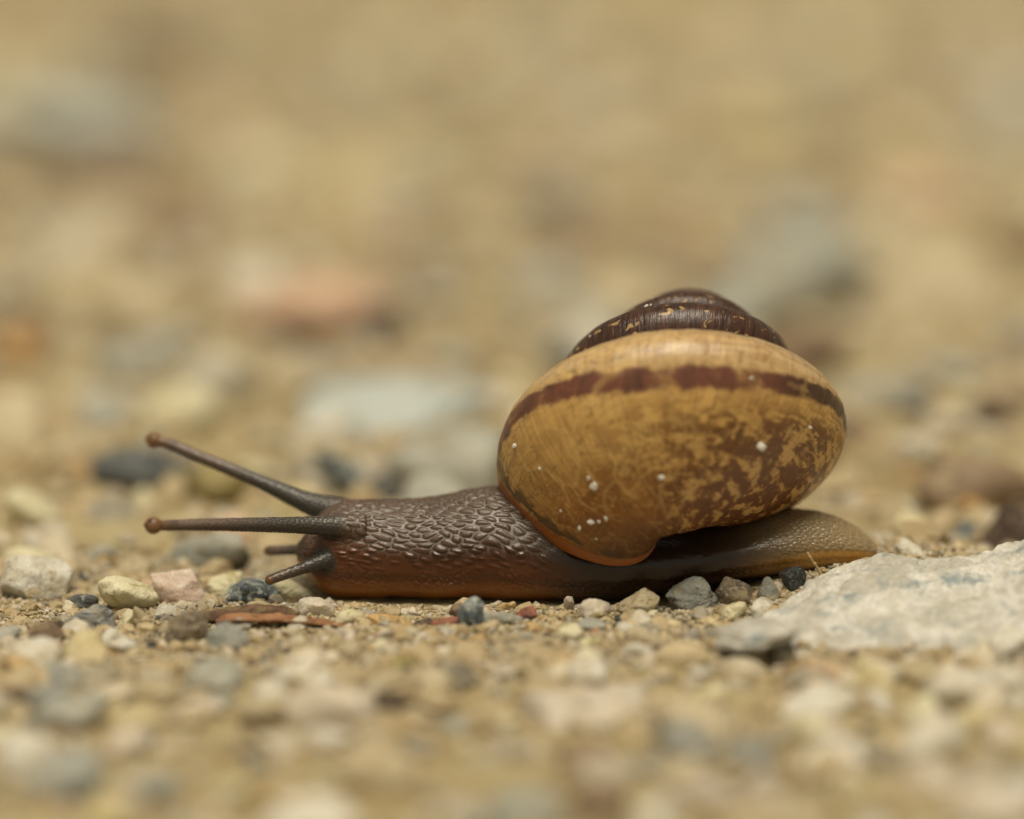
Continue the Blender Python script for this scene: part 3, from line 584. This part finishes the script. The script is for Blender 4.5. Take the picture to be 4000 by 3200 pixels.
# --- in front, out of focus
H_('stone', 'grey flat stone with a black shadow gap, in front of the grey pebble', 'stone', 'bluegrey', 'flat', 255, 2790, 330, 150, 80, depth=1.0, lift=True, Y=ground_at(255, 2870) + 2.2)
H_('stone', 'dark pebble added as the shadow in the gap under the grey flat stone', 'stone', 'darkbrown', 'flat', 245, 2868, 170, 50, 180, Y=ground_at(245, 2885) + 1.0)  # added dark filler for the shadow under the stone
H_('stone', 'brown stone with dark underside lying in front of the amber chip', 'stone', 'darkbrown', 'lump', 1545, 2755, 160, 105, 81, over=0.35)
H_('stone', 'small beige pebble over a dark hollow in front of the foot', 'stone', 'beige', 'lump', 2075, 2632, 150, 90, 82, over=0.35)
H_('stone', 'broad pale cream stone in front of the beige pebble', 'stone', 'quartz', 'flat', 2290, 2790, 520, 150, 83)
H_('stone', 'large creamy white stone in front of the pink pebble', 'stone', 'white', 'flat', 3180, 2745, 380, 150, 84)
H_('stone', 'olive-brown clod in front of the foot', 'stone', 'olive', 'flat', 1570, 2590, 180, 60, 85)
H_('stone', 'bluish flat stone in front of the brown stone', 'stone', 'bluegrey', 'flat', 1790, 2840, 200, 80, 86)
H_('stone', 'cream stone at the very front of the gravel', 'stone', 'quartz', 'flat', 2730, 3110, 360, 150, 87)

# ------------------------------------------------------------------ loose pebbles (countable) and gravel, sand (not countable)
for a_, b_, r_ in ((2930, 2600, 2.6), (3000, 2640, 2.2), (255, 2890, 2.5), (1215, 1370, 6.0), (1480, 1340, 5.0), (1050, 1370, 5.0)): FOOT.append((px2w(a_, b_, ground_at(a_, b_))[0], ground_at(a_, b_), r_))   # keep the hollows open
rng = np.random.default_rng(7)
GEN = [rock_shape(300 + i, ['lump', 'angular', 'angular', 'flat', 'lump', 'angular'][i % 6], 3) for i in range(12)]
KINDS = [('white', 'white quartz', .17), ('cream', 'cream', .13), ('beige', 'sandy beige', .22), ('bluegrey', 'pale blue-grey', .17), ('grey', 'mid-grey', .09), ('yellow', 'ochre-yellow', .05), ('salmon', 'salmon-pink', .04), ('brown', 'brown', .06), ('dark', 'blackish', .012)]
GM = {}
def gen_mesh(i, k):
    if (i, k) not in GM:
        P, Fc = GEN[i]; GM[(i, k)] = mesh('loose_pebble', P, Fc, M[k])
    return GM[(i, k)]
sole = lambda x, y: (np.abs(y - YC) < np.interp(x, X, bw, left=-1, right=-1) - 0.1)
# broader stones, out of focus in front of and behind the snail
BK0 = [('white', 'white quartz', .24), ('quartz', 'pale cream', .22), ('beige', 'sandy beige', .16), ('bluegrey', 'pale blue-grey', .18), ('grey', 'mid-grey', .08), ('yellow', 'ochre-yellow', .06), ('brown', 'brown', .06)]
BK1 = [('beige', 'sandy beige', .36), ('bluegrey', 'pale blue-grey', .22), ('yellow', 'ochre-yellow', .08), ('brown', 'brown', .20), ('grey', 'mid-grey', .14)]
placed = tries = 0
while placed < 78 and tries < 9000:
    tries += 1; front = placed < 30
    u = rng.uniform(-150, 4150); v_ = rng.uniform(2640, 3330) if front else rng.uniform(60, 2000)
    Y = ground_at(u, v_); p = px2w(u, v_, Y)
    if Y > 230 or (not front and Y < 14): continue
    rad = rng.uniform(1.3, 2.9) if front else rng.uniform(2.0, 5.5)
    if Y > -18 and 14 < p[0] < 36 and front: continue
    if any(math.hypot(p[0] - a, Y - b) < r * 0.8 + rad * 0.75 for a, b, r in FOOT): continue
    BK = BK0 if front else BK1; key, word, _ = BK[rng.choice(len(BK), p=[q[2] for q in BK])]
    o = add('broad_stone', gen_mesh(int(rng.integers(12)), key), (p[0], Y, float(ground_h(p[0], Y)) + rad * rng.uniform(.05, .25)))
    o.scale = (rad, rad * rng.uniform(.6, .9), rad * rng.uniform(.4, .7)); o.rotation_euler = (rng.uniform(-.3, .3), rng.uniform(-.3, .3), rng.uniform(0, 6.28))
    wh = 'in front of the snail' if front else 'behind the snail'
    o['label'] = f'broad {word} stone among the gravel {wh}'; o['category'] = 'stone'; o['group'] = f'broad {word} stones {wh}'
    FOOT.append((p[0], Y, rad)); placed += 1

placed = tries = 0
while placed < 285 and tries < 20000:
    tries += 1
    u = rng.uniform(-150, 4150); v_ = rng.uniform(20, 3300) if rng.random() < .75 else rng.uniform(1700, 3000)
    Y = ground_at(u, v_); p = px2w(u, v_, Y); dep = Y - CAM[1]
    if Y > 250: continue
    near = abs(Y + 4) < 10
    rad = (rng.gamma(3.0, 0.20) + 0.45) if near else (rng.gamma(2.4, 0.55) + 0.7) * (0.75 if Y < 0 else 1.0)
    rad = min(rad * (1.5 if Y > 60 else 1.0), 6.0)
    if -16 < Y < 0 and -20 < p[0] < 20: rad = min(rad, 1.0)
    if sole(p[0], Y) or (abs(Y) < 5 and -14 < p[0] < 24) or (Y < 0 and 16 < p[0] < 36 and Y > -16): continue
    if any(math.hypot(p[0] - a, Y - b) < r * 0.85 + rad * 0.8 for a, b, r in FOOT): continue
    k = rng.choice(len(KINDS), p=np.array([q[2] for q in KINDS]) / sum(q[2] for q in KINDS)); key, word, _ = KINDS[k]
    if key in ('salmon', 'dark') and Y < 0: key, word = 'beige', 'sandy beige'
    o = add('loose_pebble', gen_mesh(int(rng.integers(12)), key), (p[0], Y, float(ground_h(p[0], Y)) + rad * rng.uniform(.0, .28)))
    fl_ = rng.uniform(.45, .8); o.scale = (rad, rad * rng.uniform(.6, .95), rad * fl_); o.rotation_euler = (rng.uniform(-.25, .25), rng.uniform(-.25, .25), rng.uniform(0, 6.28))
    where = ('behind the snail', 'behind') if Y > 0 else ('in front of the snail', 'in front')
    o['label'] = f'small loose {word} pebble in the gravel {where[0]}'; o['category'] = 'pebble'; o['group'] = f'{word} pebbles {where[0]}'
    FOOT.append((p[0], Y, rad)); placed += 1

PAL = 0.62 * np.array([(.60, .54, .42), (.66, .60, .50), (.46, .36, .21), (.38, .28, .15), (.50, .40, .25), (.36, .36, .32), (.24, .24, .22), (.06, .06, .06), (.48, .30, .12), (.40, .20, .12), (.20, .13, .08), (.56, .47, .28)]) + 0.38 * np.array([.38, .29, .155])
PAL[[7, 10]] = (.05, .05, .048), (.12, .08, .05)  # near-black grains, made more frequent to suggest shaded crevices
PW = np.array([.14, .12, .18, .14, .14, .06, .04, .05, .04, .02, .05, .05]); PW /= PW.sum()
def scatter(name, label, n, pick, rmin, rmax, sub, seed, pw=2.0, raise_=0.3, smooth=False):
    r_ = np.random.default_rng(seed); x, y = pick(r_, n)
    keep = ~sole(x, y)
    if sub: keep &= ~((x > -19.5) & (x < -9.3) & (y > -9.8) & (y < -5.2))      # the bark and leaf lie here
    x, y = x[keep], y[keep]; n = len(x)
    D, Fc = ico(sub); k = len(D); rad = rmin + (rmax - rmin) * r_.random(n) ** pw; rad = np.where((np.abs(x) < 36) & (y > -15) & (y < 4), np.minimum(rad, 0.65), rad)
    Q = r_.normal(size=(n, 4)); Q /= np.linalg.norm(Q, axis=1)[:, None]; a, b, c_, d = Q.T
    R = np.stack([np.stack([1 - 2 * (c_ * c_ + d * d), 2 * (b * c_ - a * d), 2 * (b * d + a * c_)], -1), np.stack([2 * (b * c_ + a * d), 1 - 2 * (b * b + d * d), 2 * (c_ * d - a * b)], -1), np.stack([2 * (b * d - a * c_), 2 * (c_ * d + a * b), 1 - 2 * (b * b + c_ * c_)], -1)], 1)
    S = r_.uniform(.55, 1.15, (n, 1, 3)); P = D[None] * S * r_.uniform(.74, 1.2, (n, k, 1))
    P = np.einsum('nij,nkj->nki', R, P); P[..., 2] *= .75
    z = ground_h(x, y) + rad * raise_
    P = P * rad[:, None, None] + np.stack([x, y, z], -1)[:, None]
    F2 = (Fc[None] + (np.arange(n) * k)[:, None, None]).reshape(-1, 3)
    ci = r_.choice(len(PAL), n, p=PW); ci = np.where(np.isin(ci, (7, 9, 10)) & (rad > 0.6), 2, ci); colp = np.clip(PAL[ci] * r_.uniform(.75, 1.15, (n, 1)), 0, .8); colp = np.repeat(colp, k, 0)
    return add(name, mesh(name, P.reshape(-1, 3), F2, gravel_mat, smooth, {'grain': ('FLOAT_COLOR', np.concatenate([colp, np.ones((len(colp), 1))], 1))}), label=label, kind='stuff')
m = NT('gravel_grain'); ac = m.n('ShaderNodeAttribute', attribute_name='grain'); v = m.coords(rnd=False); n1 = m.noise(v, 2.2, 4, 0.65); n2 = m.noise(v, 7.0, 2, 0.5)
colo = m.mix(m.ramp(n1, 0.52, 0.7, 0, 0.5), ac.outputs['Color'], SAND); colo = m.mix(m.ramp(n2, 0.5, 0.75, 0, 0.4), colo, (0.12, 0.09, 0.06))
gravel_mat = m.done(colo, 0.55, m.bump(n2, 0.5, 0.08), 0.4)
def pick_view(v0, v1, Ymax=280):
    def f(r_, n):
        out = []
        while sum(len(a) for a in out) < n:
            # uniform on the ground inside the camera's ground trapezoid
            y = r_.uniform(-62, Ymax, 4 * n); half = (y - CAM[1]) * 2200 / FPX * 1.04 + 38; x = r_.uniform(-1, 1, 4 * n) * 105; ok = (np.abs(x) < half)
            out.append(np.stack([x[ok], y[ok]], 1))
        a = np.concatenate(out)[:n]; return a[:, 0], a[:, 1]
    return f
def pick_box(x0, x1, y0, y1): return lambda r_, n: (r_.uniform(x0, x1, n), r_.uniform(y0, y1, n))
scatter('gravel', 'fine mixed gravel covering the sandy ground', 13000, pick_view(0, 0), .4, 1.9, 2, 1, 2.6, 0.05, False)
scatter('gravel', 'crumbs of gravel along the snail trail', 3000, pick_box(-38, 38, -22, 12), .16, .80, 2, 2, 2.6, 0.18, False)
scatter('sand', 'coarse sand grains lying around the snail', 52000, pick_box(-37, 37, -18, 10), .05, .25, 1 if False else 0, 3, 2.0, 0.4)

# ------------------------------------------------------------------ plant litter
def sliver(name, label, cat, mat, pix, width, thick, curl, seed):
    """a thin curved splinter following a line of photo points (u, v, Y), width across, real thickness"""
    p = spline([px2w(*q) for q in pix], 70); s_ = np.linspace(0, 1, 70); k = 20; th = np.linspace(0, 2 * np.pi, k, endpoint=False)
    tg = np.gradient(p, axis=0); tg /= np.linalg.norm(tg, axis=1)[:, None]; side = np.cross(tg, [0, 0, 1.0]); side /= np.linalg.norm(side, axis=1)[:, None]; upv = np.cross(side, tg)
    wd = width * np.interp(s_, [0, .06, .3, .8, 1], [.25, .8, 1, .75, .12]) * (1 + .18 * vnoise(np.stack([s_ * 9, 0 * s_, 0 * s_], -1), seed))
    a = np.cos(th)[None] * wd[:, None] / 2; b = np.sign(np.sin(th)) * np.abs(np.sin(th)) ** .8 * thick / 2; b = b[None] + curl * (a / (width / 2)) ** 2
    P = p[:, None] + side[:, None] * a[..., None] + upv[:, None] * b[..., None]
    P = P + 0.05 * fbm(P / .5, 3, seed)[..., None] + 0.02 * fbm(P / .15, 2, seed + 1)[..., None]
    c0 = P.reshape(-1, 3).mean(0); i = np.arange(70 * k).reshape(70, k)
    me_ = mesh(name, P.reshape(-1, 3) - c0, tube_faces(70, k), M[mat])
    return add(name, me_, c0, label=label, cat=cat)
sliver('bark_splinter', 'dark brown bark splinter dusted with sand beside the granular pebble', 'bark', 'bark', [(770, 2412, -6.6), (880, 2394, -6.4), (1000, 2380, -6.2), (1090, 2386, -6.1), (1170, 2404, -6.1)], 1.9, .5, -.15, 5)
sliver('leaf_strip', 'curled red-brown dry leaf strip lying under the bark splinter', 'leaf', 'leaf', [(840, 2430, -8.0), (950, 2424, -8.1), (1100, 2426, -8.2), (1250, 2436, -8.2), (1378, 2450, -8.0)], 1.7, .2, .28, 6)
tw = spline([px2w(3216, 2268, -4.4), px2w(3190, 2214, -4.4), px2w(3172, 2190, -4.4), px2w(3153, 2158, -4.3)], 40)
tr = .085 + .05 * np.exp(-((np.arange(40) - 18) / 1.6) ** 2) + .04 * np.exp(-((np.arange(40) - 31) / 1.3) ** 2); tr[-2:] = (.07, .03)
tv, tf = tube(tw, tr, 10); c0 = tw[0]
add('stalk', mesh('stalk', tv - c0, tf, M['straw']), c0, label='thin pale dry stalk with a joint standing against the tail', cat='stalk')

# ------------------------------------------------------------------ sand grains stuck to the shell
SPf = SP[:760].reshape(-1, 3); su, sv_, sz = w2px(SPf)
for i, (u, v_, r_, lab) in enumerate([(2972, 1750, 27, 'squarish white sand grain stuck on the widest part of the shell'), (2005, 1745, 11, None), (2320, 1905, 17, 'oval white sand grain stuck low on the shell'), (2298, 1876, 9, None), (2580, 1872, 12, None), (2100, 1830, 7, None),
        (2258, 2060, 10, None), (2310, 2046, 14, None), (2335, 2040, 8, None), (2360, 2028, 9, None), (2325, 2112, 7, None), (2943, 1478, 9, None), (2525, 1190, 9, None), (2306, 1306, 6, None), (3160, 1668, 8, None), (2185, 1990, 6, None), (2545, 1185, 6, None)]):
    k = np.where(np.hypot(su - u, sv_ - v_) < 9)[0]
    if not len(k): continue
    k = k[sz[k].argmin()]; p = SPf[k]; P, Fc = rock_shape(500 + i, 'flat', 3); q = r_ / 63.0; P = P * np.array([.75 + .5 * ((i * 37) % 10) / 10, 1, .75 + .5 * ((i * 53) % 10) / 10])
    add('sand_grain', mesh('sand_grain', P * q * np.array([1, .5, 1.0]), Fc, M['clean']), p - np.array([0, .15 * q, 0]), label=lab or 'tiny white sand grain stuck on the snail shell', cat='sand grain', group='sand grains stuck to the shell')
# dark eye spots at the tips of the two long tentacles
for (p, r, b) in TENT[:2]:
    tip = p[-1]; ax = p[-1] - p[-4]; ax /= np.linalg.norm(ax); P, Fc = ico(3); ctr = p[-1] - ax * b + np.array([-.30, -.60, .74]) * b * .86
    add('eye', mesh('eye', P * .15, Fc, M['darkbrown']), ctr - ORG, parent=snail)
